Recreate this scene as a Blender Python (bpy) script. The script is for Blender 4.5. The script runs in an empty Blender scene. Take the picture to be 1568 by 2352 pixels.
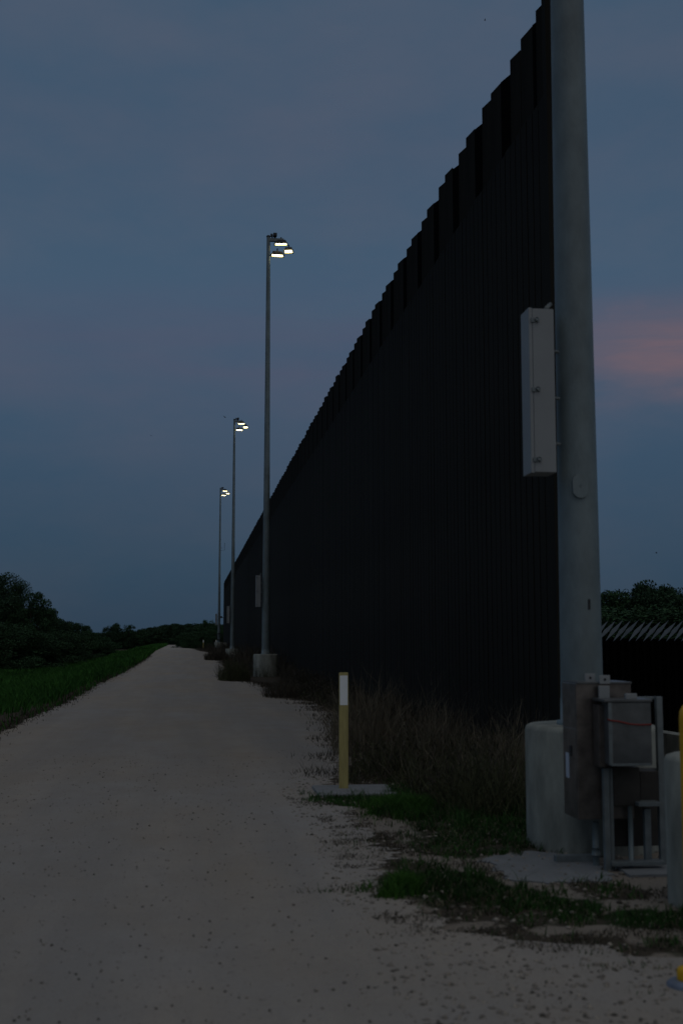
import bpy, math, random
import numpy as np
from mathutils import Vector, Matrix, noise

random.seed(7)
RNG = np.random.default_rng(7)
C = bpy.context.scene.collection
SC = bpy.context.scene

# ------------------------------------------------------------------ camera
CAM_H = 1.6
FPX = 2700.0                                   # focal length in pixels of a 1568x2352 picture
PITCH = math.atan(289 / FPX)
YAW = math.atan(339 / (FPX * math.cos(PITCH) + 289 * math.sin(PITCH)))
cd = bpy.data.cameras.new('camera'); cam = bpy.data.objects.new('camera', cd); C.objects.link(cam)
cd.sensor_fit = 'VERTICAL'; cd.sensor_height = 36.0; cd.sensor_width = 24.0
cd.lens = FPX / 2352 * 36
cd.clip_start = 0.1; cd.clip_end = 6000
cam.location = (0, 0, CAM_H)
cam.rotation_euler = (math.pi / 2 + PITCH, 0, -YAW)
cd.dof.use_dof = True; cd.dof.focus_distance = 32; cd.dof.aperture_fstop = 2.4
SC.camera = cam

# ------------------------------------------------------------------ sky
SUN_EL, SUN_AZ = math.radians(48), math.radians(165)      # what is left of the day: a weak broad glow
world = bpy.data.worlds.new('World'); SC.world = world; world.use_nodes = True
nt = world.node_tree; nt.nodes.clear()
def N(t, **k):
    n = nt.nodes.new(t)
    for a, b in k.items(): setattr(n, a, b)
    return n
L = nt.links.new
out = N('ShaderNodeOutputWorld'); bg = N('ShaderNodeBackground')
L(bg.outputs[0], out.inputs[0])
tc = N('ShaderNodeTexCoord'); sep = N('ShaderNodeSeparateXYZ'); L(tc.outputs['Generated'], sep.inputs[0])
ramp = N('ShaderNodeValToRGB'); cr = ramp.color_ramp
stops = [(0.0, (.025, .048, .080)), (0.06, (.031, .060, .098)), (0.16, (.046, .079, .127)), (0.28, (.059, .100, .156)),
         (0.40, (.059, .093, .146)), (0.52, (.058, .094, .146)), (0.7, (.098, .120, .158)), (1.0, (.175, .190, .205))]
while len(cr.elements) < len(stops): cr.elements.new(.5)
for e, (p_, c_) in zip(cr.elements, stops): e.position = p_; e.color = (*c_, 1)
L(sep.outputs[2], ramp.inputs[0])
# faint cloud streaks
mp = N('ShaderNodeMapping'); mp.inputs['Scale'].default_value = (1.3, 1.3, 3.0); mp.inputs['Rotation'].default_value = (.12, .1, 0)
L(tc.outputs['Generated'], mp.inputs[0])
nz = N('ShaderNodeTexNoise'); nz.inputs['Scale'].default_value = 3.4; nz.inputs['Detail'].default_value = 6; nz.inputs['Roughness'].default_value = .58
L(mp.outputs[0], nz.inputs['Vector'])
nr = N('ShaderNodeMapRange'); nr.inputs[1].default_value = .38; nr.inputs[2].default_value = .66; nr.inputs[3].default_value = 0; nr.inputs[4].default_value = 1
L(nz.outputs[0], nr.inputs[0])
mixc = N('ShaderNodeMix', data_type='RGBA', blend_type='MULTIPLY'); mixc.inputs['A'].default_value = (.93, .95, 1.0, 1)
mixc.inputs[0].default_value = 1
cl = N('ShaderNodeMix', data_type='RGBA'); cl.inputs['A'].default_value = (.89, .97, 1.0, 1); cl.inputs['B'].default_value = (1.20, 1.04, 1.01, 1)
L(nr.outputs[0], cl.inputs[0])
L(ramp.outputs[0], mixc.inputs['A']); L(cl.outputs['Result'], mixc.inputs['B'])
# afterglow on one cloud bank, low to the right
def math_(op, a, b=None, c=None):
    n = N('ShaderNodeMath', operation=op)
    for i, v in enumerate((a, b, c)):
        if v is None: continue
        if isinstance(v, (int, float)): n.inputs[i].default_value = v
        else: L(v, n.inputs[i])
    return n.outputs[0]
az = math_('ARCTAN2', sep.outputs[0], sep.outputs[1])
wob = math_('MULTIPLY', math_('SUBTRACT', nz.outputs[0], .5), .08)
def glow(az0, el0, sa, se):
    da = math_('POWER', math_('DIVIDE', math_('SUBTRACT', az, math.radians(az0)), math.radians(sa)), 2)
    ez = math_('SUBTRACT', math_('ADD', sep.outputs[2], wob), math.sin(math.radians(el0)))
    de = math_('POWER', math_('DIVIDE', ez, math.radians(se)), 2)
    return math_('EXPONENT', math_('MULTIPLY', math_('ADD', da, de), -1))
g1 = glow(22.5, 13.1, 5.2, 1.5)
g2 = glow(8, 13.8, 30, 2.2)
mp2 = N('ShaderNodeMapping'); mp2.inputs['Scale'].default_value = (1.0, 1.0, 7.0); mp2.inputs['Rotation'].default_value = (.05, -.14, 0)
L(tc.outputs['Generated'], mp2.inputs[0])
nz2 = N('ShaderNodeTexNoise'); nz2.inputs['Scale'].default_value = 5.5; nz2.inputs['Detail'].default_value = 5; nz2.inputs['Distortion'].default_value = .6
L(mp2.outputs[0], nz2.inputs['Vector'])
st2 = N('ShaderNodeMapRange'); st2.inputs[1].default_value = .35; st2.inputs[2].default_value = .65; st2.inputs[3].default_value = .55; st2.inputs[4].default_value = 1.2
L(nz2.outputs[0], st2.inputs[0]); streak = st2.outputs[0]
m1 = N('ShaderNodeMix', data_type='RGBA'); m1.inputs['B'].default_value = (.085, .083, .135, 1)
L(math_('MULTIPLY', math_('MULTIPLY', g2, .36), streak), m1.inputs[0]); L(mixc.outputs['Result'], m1.inputs['A'])
m2 = N('ShaderNodeMix', data_type='RGBA'); m2.inputs['B'].default_value = (.205, .120, .128, 1)
L(math_('MULTIPLY', math_('MULTIPLY', g1, .78), streak), m2.inputs[0]); L(m1.outputs['Result'], m2.inputs['A'])
# physical twilight sky underneath
sky = N('ShaderNodeTexSky'); sky.sky_type = 'NISHITA'; sky.sun_disc = False
sky.sun_elevation = SUN_EL; sky.sun_rotation = SUN_AZ
sk = N('ShaderNodeMix', data_type='RGBA', blend_type='ADD'); sk.inputs[0].default_value = .0008
L(m2.outputs['Result'], sk.inputs['A']); L(sky.outputs[0], sk.inputs['B'])
L(sk.outputs['Result'], bg.inputs[0]); bg.inputs[1].default_value = 1.0

sd = bpy.data.lights.new('sun', 'SUN'); sun = bpy.data.objects.new('sun', sd); C.objects.link(sun)
sd.energy = .26; sd.angle = math.radians(100); sd.color = (1.0, .84, .62)
sun.rotation_euler = Vector((math.sin(SUN_AZ) * math.cos(SUN_EL), math.cos(SUN_AZ) * math.cos(SUN_EL), math.sin(SUN_EL))).to_track_quat('Z', 'Y').to_euler()

SC.view_settings.view_transform = 'Standard'; SC.view_settings.look = 'None'
SC.view_settings.exposure = 0; SC.view_settings.gamma = 1; SC.view_settings.use_curve_mapping = False
SC.render.engine = 'CYCLES'
SC.cycles.use_denoising = True
SC.cycles.max_bounces = 5; SC.cycles.diffuse_bounces = 3; SC.cycles.glossy_bounces = 2
SC.cycles.caustics_reflective = False

# ------------------------------------------------------------------ survey: pixel of the 1568x2352 picture -> place
_F = Vector((math.sin(YAW) * math.cos(PITCH), math.cos(YAW) * math.cos(PITCH), math.sin(PITCH)))
_R = Vector((math.cos(YAW), -math.sin(YAW), 0)); _U = _R.cross(_F)
def ray(x, y): return _F * FPX + _R * (x - 784) + _U * (1176 - y)
def ground_at(x, y, z=0):
    r = ray(x, y); t = (z - CAM_H) / r.z; return Vector((r.x * t, r.y * t, z))
def at(x, y, Y):
    r = ray(x, y); t = Y / r.y; return Vector((r.x * t, Y, CAM_H + r.z * t))

# ------------------------------------------------------------------ helpers
def smooth(a, b, x):
    t = min(1, max(0, (x - a) / (b - a))); return t * t * (3 - 2 * t)
def interp(tab, y):
    if y <= tab[0][0]: return tab[0][1]
    for (a, b), (c, d) in zip(tab, tab[1:]):
        if y <= c: return b + (d - b) * (y - a) / (c - a)
    return tab[-1][1]
def shift(Y): return interp([(60, 0), (90, -.3), (147, -1.35), (294, -2.6), (600, -6)], Y)

class MB:
    def __init__(s): s.v = []; s.f = []; s.sm = []
    def add(s, vs, fs, smooth=False):
        o = len(s.v); s.v += [tuple(v) for v in vs]
        s.f += [tuple(i + o for i in f) for f in fs]; s.sm += [smooth] * len(fs)
        return s
    def box(s, a, b, bev=0.0):
        (x0, y0, z0), (x1, y1, z1) = a, b
        if bev <= 0:
            vs = [(x, y, z) for z in (z0, z1) for y in (y0, y1) for x in (x0, x1)]
            return s.add(vs, [(0, 2, 3, 1), (4, 5, 7, 6), (0, 1, 5, 4), (2, 6, 7, 3), (0, 4, 6, 2), (1, 3, 7, 5)])
        bm = __import__('bmesh').new()
        r = __import__('bmesh').ops.create_cube(bm, size=1)
        for v in bm.verts:
            v.co = Vector(((x0 + x1) / 2 + v.co.x * (x1 - x0), (y0 + y1) / 2 + v.co.y * (y1 - y0), (z0 + z1) / 2 + v.co.z * (z1 - z0)))
        __import__('bmesh').ops.bevel(bm, geom=list(bm.edges), offset=bev, segments=2, profile=.5, affect='EDGES')
        bm.verts.index_update()
        s.add([v.co[:] for v in bm.verts], [[v.index for v in f.verts] for f in bm.faces]); bm.free(); return s
    def lathe(s, prof, n=24, c=(0, 0), smooth=True, cap=True):
        vs = []; fs = []
        for r, z in prof:
            for k in range(n):
                a = 2 * math.pi * k / n; vs.append((c[0] + r * math.cos(a), c[1] + r * math.sin(a), z))
        for j in range(len(prof) - 1):
            for k in range(n):
                k2 = (k + 1) % n; fs.append((j * n + k, j * n + k2, (j + 1) * n + k2, (j + 1) * n + k))
        s.add(vs, fs, smooth)
        if cap:
            s.add(vs[-n:], [tuple(range(n))]); s.add(vs[:n], [tuple(reversed(range(n)))])
        return s
    def tube(s, pts, rad, n=8, smooth=True):
        pts = [Vector(p) for p in pts]; m = len(pts)
        rad = rad if isinstance(rad, (list, tuple)) else [rad] * m
        vs = []; fs = []
        for i, p in enumerate(pts):
            d = (pts[min(i + 1, m - 1)] - pts[max(i - 1, 0)]).normalized()
            u = d.cross(Vector((0, 0, 1)) if abs(d.z) < .9 else Vector((1, 0, 0))).normalized(); w = d.cross(u)
            for k in range(n):
                a = 2 * math.pi * k / n; vs.append(p + (u * math.cos(a) + w * math.sin(a)) * rad[i])
        for i in range(m - 1):
            for k in range(n):
                k2 = (k + 1) % n; fs.append((i * n + k, i * n + k2, (i + 1) * n + k2, (i + 1) * n + k))
        fs.append(tuple(range(n))); fs.append(tuple(reversed(range((m - 1) * n, m * n))))
        return s.add(vs, fs, smooth)
    def mesh(s, name, mat):
        me = bpy.data.meshes.new(name); me.from_pydata(s.v, [], s.f)
        me.polygons.foreach_set('use_smooth', s.sm); me.materials.append(mat); me.update()
        return me
    def build(s, name, mat, parent=None, loc=(0, 0, 0), rot=(0, 0, 0)):
        return obj(name, s.mesh(name, mat), parent, loc, rot)
def obj(name, me, parent=None, loc=(0, 0, 0), rot=(0, 0, 0)):
    o = bpy.data.objects.new(name, me); C.objects.link(o); o.parent = parent
    o.location = loc; o.rotation_euler = rot; return o
def tag(o, label=None, cat=None, group=None, kind=None):
    if label: o['label'] = label
    if cat: o['category'] = cat
    if group: o['group'] = group
    if kind: o['kind'] = kind
    return o
def empty(name, loc=(0, 0, 0), rz=0):
    o = bpy.data.objects.new(name, None); C.objects.link(o); o.location = loc; o.rotation_euler = (0, 0, rz)
    o.empty_display_size = .2; return o
def copy_tree(o, parent=None):
    c = o.copy(); C.objects.link(c); c.parent = parent
    for ch in [x for x in o.children]: copy_tree(ch, c)
    return c
def np_mesh(name, V, F, mat):
    """V (n,3), F (m,3) triangles"""
    me = bpy.data.meshes.new(name); V = np.asarray(V, dtype=np.float32); F = np.asarray(F, dtype=np.int32)
    me.vertices.add(len(V)); me.vertices.foreach_set('co', V.ravel())
    me.loops.add(F.size); me.loops.foreach_set('vertex_index', F.ravel())
    me.polygons.add(len(F)); me.polygons.foreach_set('loop_start', np.arange(0, F.size, 3, dtype=np.int32))
    me.materials.append(mat); me.update(calc_edges=True); me.validate(); return me

# ------------------------------------------------------------------ materials
def mat(name, col, rough=.8, metal=0, var=.15, scale=6, bump=0, bscale=40, spec=.3, col2=None, stretch=None, emit=None, island=0, coords='Object'):
    m = bpy.data.materials.new(name); m.use_nodes = True; t = m.node_tree; b = t.nodes['Principled BSDF']
    b.inputs['Roughness'].default_value = rough; b.inputs['Metallic'].default_value = metal
    b.inputs['Specular IOR Level'].default_value = spec
    tc = t.nodes.new('ShaderNodeTexCoord'); mp = t.nodes.new('ShaderNodeMapping')
    if stretch: mp.inputs['Scale'].default_value = stretch
    t.links.new(tc.outputs[coords], mp.inputs[0])
    n = t.nodes.new('ShaderNodeTexNoise'); n.inputs['Scale'].default_value = scale; n.inputs['Detail'].default_value = 6; n.inputs['Roughness'].default_value = .6
    t.links.new(mp.outputs[0], n.inputs['Vector'])
    r = t.nodes.new('ShaderNodeValToRGB')
    c2 = col2 or tuple(c * (1 + var) for c in col); c1 = tuple(c * (1 - var) for c in col)
    r.color_ramp.elements[0].position = .3; r.color_ramp.elements[0].color = (*c1, 1)
    r.color_ramp.elements[1].position = .7; r.color_ramp.elements[1].color = (*c2, 1)
    t.links.new(n.outputs[0], r.inputs[0]); src = r.outputs[0]
    if island:
        g = t.nodes.new('ShaderNodeNewGeometry'); mr = t.nodes.new('ShaderNodeMapRange')
        mr.inputs[3].default_value = 1 - island; mr.inputs[4].default_value = 1 + island
        t.links.new(g.outputs['Random Per Island'], mr.inputs[0])
        mx = t.nodes.new('ShaderNodeVectorMath'); mx.operation = 'SCALE'
        t.links.new(src, mx.inputs[0]); t.links.new(mr.outputs[0], mx.inputs['Scale']); src = mx.outputs[0]
    t.links.new(src, b.inputs['Base Color'])
    if bump:
        n2 = t.nodes.new('ShaderNodeTexNoise'); n2.inputs['Scale'].default_value = bscale; n2.inputs['Detail'].default_value = 4
        t.links.new(mp.outputs[0], n2.inputs['Vector'])
        bp = t.nodes.new('ShaderNodeBump'); bp.inputs['Strength'].default_value = bump; bp.inputs['Distance'].default_value = .02
        t.links.new(n2.outputs[0], bp.inputs['Height']); t.links.new(bp.outputs[0], b.inputs['Normal'])
    if emit:
        b.inputs['Emission Color'].default_value = (*emit[0], 1); b.inputs['Emission Strength'].default_value = emit[1]
    return m
def leafy(name, col, var=.3, island=.4, gs=1.2):
    return mat(name, col, rough=.75, var=var, scale=gs, island=island, spec=.12)

M = {
 'galv': mat('galvanised_steel', (.155, .20, .213), rough=.5, metal=.0, var=.26, scale=4, bump=.15, bscale=60, stretch=(1, 1, .5), spec=.5),
 'galv_box': mat('grey_enamel', (.27, .29, .30), rough=.5, var=.05, scale=3, spec=.4),
 'strut': mat('strut_steel', (.17, .20, .21), rough=.5, metal=.2, var=.2, scale=12),
 'dark_metal': mat('dark_metal', (.03, .032, .035), rough=.5, var=.2),
 'stainless': mat('stainless_steel', (.13, .14, .145), rough=.34, metal=.5, var=.25, scale=7, bump=.05, bscale=18),
 'stainless_worn': mat('brown_tinted_steel', (.16, .145, .135), rough=.36, metal=.65, var=.35, scale=9, bump=.06, bscale=18),
 'concrete': mat('concrete', (.25, .265, .235), rough=.9, var=.42, scale=4.5, bump=.35, bscale=30, stretch=(1, 1, .35)),
 'slab': mat('dusty_concrete', (.21, .225, .235), rough=.95, var=.14, scale=5, bump=.4, bscale=40, coords='Generated'),
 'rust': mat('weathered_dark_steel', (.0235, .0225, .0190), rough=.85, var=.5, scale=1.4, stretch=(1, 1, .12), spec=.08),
 'shade_black': mat('shade_and_black_steel', (.003, .003, .003), rough=.95, var=.3, scale=2, spec=.03),  # near-black: shade of the wall slots put into the colour; black fence too
 'cut_steel': mat('galvanised_cap_steel', (.10, .135, .17), rough=.5, var=.3, scale=2.5, spec=.5),
 'mark_yellow': mat('faded_yellow_plastic', (.40, .345, .14), rough=.6, var=.20, scale=8, stretch=(6, 6, .6)),
 'mark_white': mat('white_reflective_sheet', (.88, .92, .94), rough=.4, var=.03),
 'paint_yellow': mat('yellow_paint', (.62, .36, .012), rough=.5, var=.15, scale=9),
 'grass': leafy('fresh_grass', (.040, .110, .018)),
 'grass_far': leafy('levee_grass', (.030, .104, .018), island=.35, var=.55, gs=.25),
 'grass_dark': leafy('low_weeds', (.030, .080, .020), island=.5, var=.5, gs=1.0),
 'straw': leafy('dry_stems', (.16, .14, .10), island=.5),
 'brush': leafy('brown_brush', (.062, .055, .042), island=.6),
 'brush_green': leafy('olive_brush', (.060, .066, .034), island=.45),
 'leaf_a': leafy('tree_leaf_dark', (.028, .060, .032), island=.5),
 'leaf_b': leafy('tree_leaf_mid', (.030, .068, .031), island=.5),
 'bark': mat('bark', (.05, .042, .035), rough=.95, var=.3, scale=8),
 'lamp': mat('lit_floodlight_glass', (.9, .9, .8), emit=((1.0, .90, .52), 8.0)),
 'reflector': mat('warm_reflector', (.8, .74, .45), rough=.4, var=.02),
 'stone': mat('dark_gravel', (.13, .118, .10), rough=.95, var=.3, island=.5),
 'stone_l': mat('pale_gravel', (.27, .245, .21), rough=.95, var=.2, island=.35),
 'rack_shade': mat('foundation_shade', (.055, .052, .048), rough=.5, var=.3, scale=6, metal=.3),  # shade on the pole foundation, put into a dark colour
 'red': mat('red_line', (.22, .03, .025), rough=.6, var=.1),
 'bird': mat('bird_feathers', (.02, .02, .022), rough=.8),
 'collar': mat('faded_blue_collar', (.17, .21, .28), rough=.8, var=.25, scale=14),
 'label': mat('pale_label', (.50, .56, .66), rough=.6, var=.04),
}

def ground_material(name, base, c2, dirt, grass=None, speck=1.0):
    m = bpy.data.materials.new(name); m.use_nodes = True; t = m.node_tree; b = t.nodes['Principled BSDF']
    b.inputs['Roughness'].default_value = .97; b.inputs['Specular IOR Level'].default_value = .1
    def n(k, **kw):
        x = t.nodes.new(k)
        for a, v in kw.items(): setattr(x, a, v)
        return x
    lk = t.links.new
    tc = n('ShaderNodeTexCoord'); P = tc.outputs['Object']
    def noise_(sc, det=6, ro=.6, st=None):
        x = n('ShaderNodeTexNoise'); x.inputs['Scale'].default_value = sc; x.inputs['Detail'].default_value = det; x.inputs['Roughness'].default_value = ro
        if st:
            mp = n('ShaderNodeMapping'); mp.inputs['Scale'].default_value = st; lk(P, mp.inputs[0]); lk(mp.outputs[0], x.inputs['Vector'])
        else: lk(P, x.inputs['Vector'])
        return x.outputs[0]
    def rng(s, a, b_, c=0, d=1):
        x = n('ShaderNodeMapRange'); x.inputs[1].default_value = a; x.inputs[2].default_value = b_; x.inputs[3].default_value = c; x.inputs[4].default_value = d
        lk(s, x.inputs[0]); return x.outputs[0]
    def mix(f, a, b_, bt='MIX'):
        x = n('ShaderNodeMix', data_type='RGBA', blend_type=bt)
        if isinstance(f, float): x.inputs[0].default_value = f
        else: lk(f, x.inputs[0])
        for s_, v in (('A', a), ('B', b_)):
            if isinstance(v, tuple): x.inputs[s_].default_value = (*v, 1)
            else: lk(v, x.inputs[s_])
        return x.outputs['Result']
    big = noise_(.35, 4, .55, (1.4, .5, 1)); med = noise_(3.5, 8, .7); fine = noise_(55, 6, .75); grit = noise_(220, 3, .7)
    col = mix(rng(big, .35, .65), base, c2)
    if not grass:
        lanes = noise_(1.0, 5, .6, (1.5, .09, 1)); col = mix(rng(lanes, .38, .62, 0, .5), col, tuple(x * .74 for x in base))
        mottle = noise_(1.6, 7, .7, (1, .6, 1)); col = mix(rng(mottle, .42, .7, 0, .4), col, tuple(x * .70 for x in c2))
    col = mix(rng(med, .3, .75, 0, .35), col, tuple(x * .72 for x in base))
    col = mix(rng(fine, .52, .72, 0, .55), col, tuple(x * .55 for x in base))
    col = mix(rng(grit, .56, .74, 0, .5), col, tuple(min(1, x * 1.5) for x in c2))
    # little dark clods at two sizes
    for sc, th, amt in ((9, .15, .35), (23, .20, .45)):
        v = n('ShaderNodeTexVoronoi'); v.inputs['Scale'].default_value = sc; v.inputs['Randomness'].default_value = 1
        lk(P, v.inputs['Vector'])
        sp = rng(v.outputs['Distance'], th * .5, th, 1, 0)
        hs = n('ShaderNodeSeparateColor'); lk(v.outputs['Color'], hs.inputs[0])
        keep = rng(hs.outputs[0], .72, .78, 0, amt * speck)
        mm = n('ShaderNodeMath', operation='MULTIPLY'); lk(sp, mm.inputs[0]); lk(keep, mm.inputs[1])
        col = mix(mm.outputs[0], col, dirt)
    if grass:
        at_ = n('ShaderNodeAttribute', attribute_name='cover'); sc_ = n('ShaderNodeSeparateColor'); lk(at_.outputs['Color'], sc_.inputs[0])
        for ch, cc in ((1, grass), (0, dirt)):
            a = n('ShaderNodeMath', operation='ADD'); lk(sc_.outputs[ch], a.inputs[0]); lk(rng(med, .25, .75, -.35, .35), a.inputs[1])
            col = mix(rng(a.outputs[0], .35, .65), col, cc)
    lk(col, b.inputs['Base Color'])
    h = n('ShaderNodeMath', operation='ADD'); lk(fine, h.inputs[0]); lk(rng(med, 0, 1, 0, 1.5), h.inputs[1])
    h2 = n('ShaderNodeMath', operation='ADD'); lk(h.outputs[0], h2.inputs[0]); lk(rng(grit, 0, 1, 0, .5), h2.inputs[1])
    bp = n('ShaderNodeBump'); bp.inputs['Strength'].default_value = .55; bp.inputs['Distance'].default_value = .02
    lk(h2.outputs[0], bp.inputs['Height']); lk(bp.outputs[0], b.inputs['Normal'])
    return m
ROADC = (.395, .385, .372)
M['road'] = ground_material('caliche_gravel', ROADC, (.43, .372, .30), (.14, .125, .105))
M['soil'] = ground_material('verge_soil', (.30, .272, .235), (.25, .21, .165), (.075, .064, .050), grass=(.022, .042, .014), speck=1.6)

# ------------------------------------------------------------------ terrain
ROAD_L = [(-4, -3.3), (21, -3.25), (25, -3.18), (30, -3.05), (41, -3.2), (54, -3.15), (87, -3.5), (147, -4.6), (294, -5.8), (400, -6.5)]
ROAD_R = [(-4, 7.0), (5.2, 7.0), (5.5, 3.6), (5.9, 2.3), (6.5, 1.5), (7.4, 1.2), (8.9, 1.42), (10.1, 1.5), (12, 1.28), (13.2, 1.55), (14.9, 1.85),
          (18.6, 2.3), (25, 2.9), (30.2, 2.75), (32.5, 2.4), (37, 2.5), (41, 2.3), (44, 1.7), (48.4, 1.35), (60, 1.9), (86, 2.2), (90, 1.2),
          (110, 1.5), (129.5, 1.5), (147, .4), (200, -1.0), (259, -1.9), (294, -2.6), (400, -3.5)]
def gz(x, y):
    s = shift(y)
    l = x - s
    z = 0.0
    if l < -3.4: z -= 1.55 * smooth(-3.6, -11.5, l) if False else 1.55 * (1 - smooth(-11.5, -3.6, l))
    if l > 5.4:
        z -= 2.3 * smooth(5.4, 10.5, l) * smooth(15.5, 20, y)
    if y > 175 and l > -1:
        z -= 1.2 * smooth(-1, 4, l) * smooth(175, 220, y)
    z += .035 * noise.noise(Vector((x * .8, y * .5, 0))) * smooth(3.1, 5, abs(l)) * 1.5
    if z < -.5: z += .25 * noise.noise(Vector((x * .06, y * .04, 3))) * min(1, (-z) - .5)
    return z

# patches of cover on the verge: (centre x px, centre y px, half width px, half height px, green, dirt)
PATCH = []
def patch(cx, cy, hw, hh, green, dirt, blades):
    c = ground_at(cx, cy); r = ground_at(cx + hw, cy); n_ = ground_at(cx, cy + hh)
    PATCH.append((c.x, c.y, abs(r.x - c.x), abs(n_.y - c.y), green, dirt, blades))
patch(795, 1838, 100, 15, 1, .3, 1.2)
patch(965, 1858, 95, 40, .9, .2, 2.2)
patch(1090, 1905, 150, 55, .8, .6, 1.2)
patch(1040, 1945, 110, 28, .8, .5, .9)
patch(1010, 2030, 140, 36, 1, .3, 1.5)
patch(1120, 2065, 170, 38, .8, .5, 1.2)
patch(1260, 2085, 130, 28, 1, .3, 1.1)
patch(1490, 2112, 120, 24, 1, .4, 1.3)
patch(1400, 2045, 90, 26, .6, .7, .8)
patch(770, 2052, 80, 7, .7, .8, .7)
patch(820, 1935, 95, 34, .15, 1.2, .35)
patch(930, 2150, 110, 10, .1, 1.2, .3)
patch(1300, 2165, 130, 16, .2, 1.3, .45)
patch(1120, 2098, 150, 16, .3, 1.2, .5)
patch(1450, 2225, 110, 16, .2, 1.3, .45)
patch(1200, 2120, 60, 14, .9, .8, .8)
patch(1330, 2120, 50, 10, .9, .8, .8)
patch(940, 1990, 60, 16, .7, .9, .8)
patch(860, 1972, 70, 12, .1, 1, .2)
patch(1020, 2110, 120, 12, .2, 1, .3)
patch(1150, 2150, 90, 22, .2, .9, .25)
patch(1400, 2185, 110, 20, .3, 1, .3)
patch(1540, 2175, 50, 26, .8, .7, .7)
patch(1290, 2230, 80, 10, .1, 1, .15)
patch(1480, 2285, 60, 9, .4, 1, .2)
patch(840, 1790, 120, 10, .1, 1, .3)
patch(1180, 1900, 90, 60, .8, .8, 1.2)
patch(1080, 1855, 150, 40, 1, .5, 2.0)
patch(1170, 1840, 80, 40, .9, .6, 2.4)
def cover(x, y):
    g = d = 0.0
    for cx, cy, rx, ry, gg, dd, bl in PATCH:
        q = ((x - cx) / rx) ** 2 + ((y - cy) / ry) ** 2
        if q < 2.2:
            w = 1 - smooth(.5, 1.6, q); g = max(g, gg * w); d = max(d, dd * w)
    l = x - shift(y)
    if l < -2.6: g = max(g, smooth(3.1, 3.8, -l)); d = max(d, smooth(2.6, 3.2, -l))
    if l > 1.2 and y > 10.5:
        e = interp(ROAD_R, y); w = smooth(e - .1, e + .7, x); d = max(d, w); g = max(g, .45 * w * smooth(e + 1, e + 3, x))
    if l > 5.5 and y > 14: g = max(g, .8)
    if y > 300: g = 1
    return g, d

def grid_sheet(name, xs, ys, mat_, zoff=0.0, attr=False):
    V = [(x, y, gz(x, y) + zoff) for y in ys for x in xs]; nx = len(xs)
    F = [(j * nx + i, j * nx + i + 1, (j + 1) * nx + i + 1, (j + 1) * nx + i) for j in range(len(ys) - 1) for i in range(nx - 1)]
    me = bpy.data.meshes.new(name); me.from_pydata(V, [], F); me.materials.append(mat_)
    me.polygons.foreach_set('use_smooth', [True] * len(F))
    if attr:
        a = me.color_attributes.new('cover', 'FLOAT_COLOR', 'POINT')
        data = []
        for v in V:
            g, d = cover(v[0], v[1]); data += [d, g, 0, 1]
        a.data.foreach_set('color', data)
    return me
def spaced(bounds):
    o = []
    for a, b, s in bounds:
        n_ = max(1, round((b - a) / s)); o += [a + (b - a) * k / n_ for k in range(n_)]
    return o + [bounds[-1][1]]
xs = spaced([(-2500, -400, 300), (-400, -60, 30), (-60, -12, 4), (-12, -3, .45), (-3, 1, .5), (1, 5.5, .09), (5.5, 12, .6), (12, 60, 6), (60, 400, 40), (400, 2500, 300)])
ys = spaced([(-60, -2, 8), (-2, 4.8, .4), (4.8, 14, .09), (14, 30, .4), (30, 80, 1.2), (80, 240, 5), (240, 600, 15), (600, 4000, 250)])
ground = obj('ground', grid_sheet('ground', xs, ys, M['soil'], 0, True)); tag(ground, kind='structure')

# road sheet with a ragged edge
rv = []; rf = []; rows = spaced([(-4, 4.8, .5), (4.8, 16, .035), (16, 40, .09), (40, 100, .3), (100, 400, 1.5)])
NC = 22
for y in rows:
    a = interp(ROAD_L, y); b = interp(ROAD_R, y)
    fr = (1 if y > 5 else 0)
    jl = .16 * noise.noise(Vector((1.3, y * .9, 0))) + .14 * noise.noise(Vector((2, y * 3.7, 1))) + .1 * noise.noise(Vector((7, y * 11, 1)))
    jr = (.22 * noise.noise(Vector((5, y * 1.3, 0))) + .2 * noise.noise(Vector((6, y * 4.5, 2))) + .16 * noise.noise(Vector((8, y * 13, 2)))) * fr
    b += .45 * noise.noise(Vector((9, y * .35, 0))) * smooth(14, 18, y)
    a += jl; b += jr
    for k in range(NC): 
        x = a + (b - a) * k / (NC - 1)
        crown = .03 * (1 - ((x - (a + b) / 2) / 3.4) ** 2) if y > 14 else 0
        rv.append((x, y, gz(x, y) + .006 + max(0, crown) * smooth(14, 25, y)))
for j in range(len(rows) - 1):
    for k in range(NC - 1): rf.append((j * NC + k, j * NC + k + 1, (j + 1) * NC + k + 1, (j + 1) * NC + k))
me = bpy.data.meshes.new('gravel_road'); me.from_pydata(rv, [], rf); me.materials.append(M['road'])
me.polygons.foreach_set('use_smooth', [True] * len(rf))
tag(obj('gravel_road', me), kind='structure')

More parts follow.
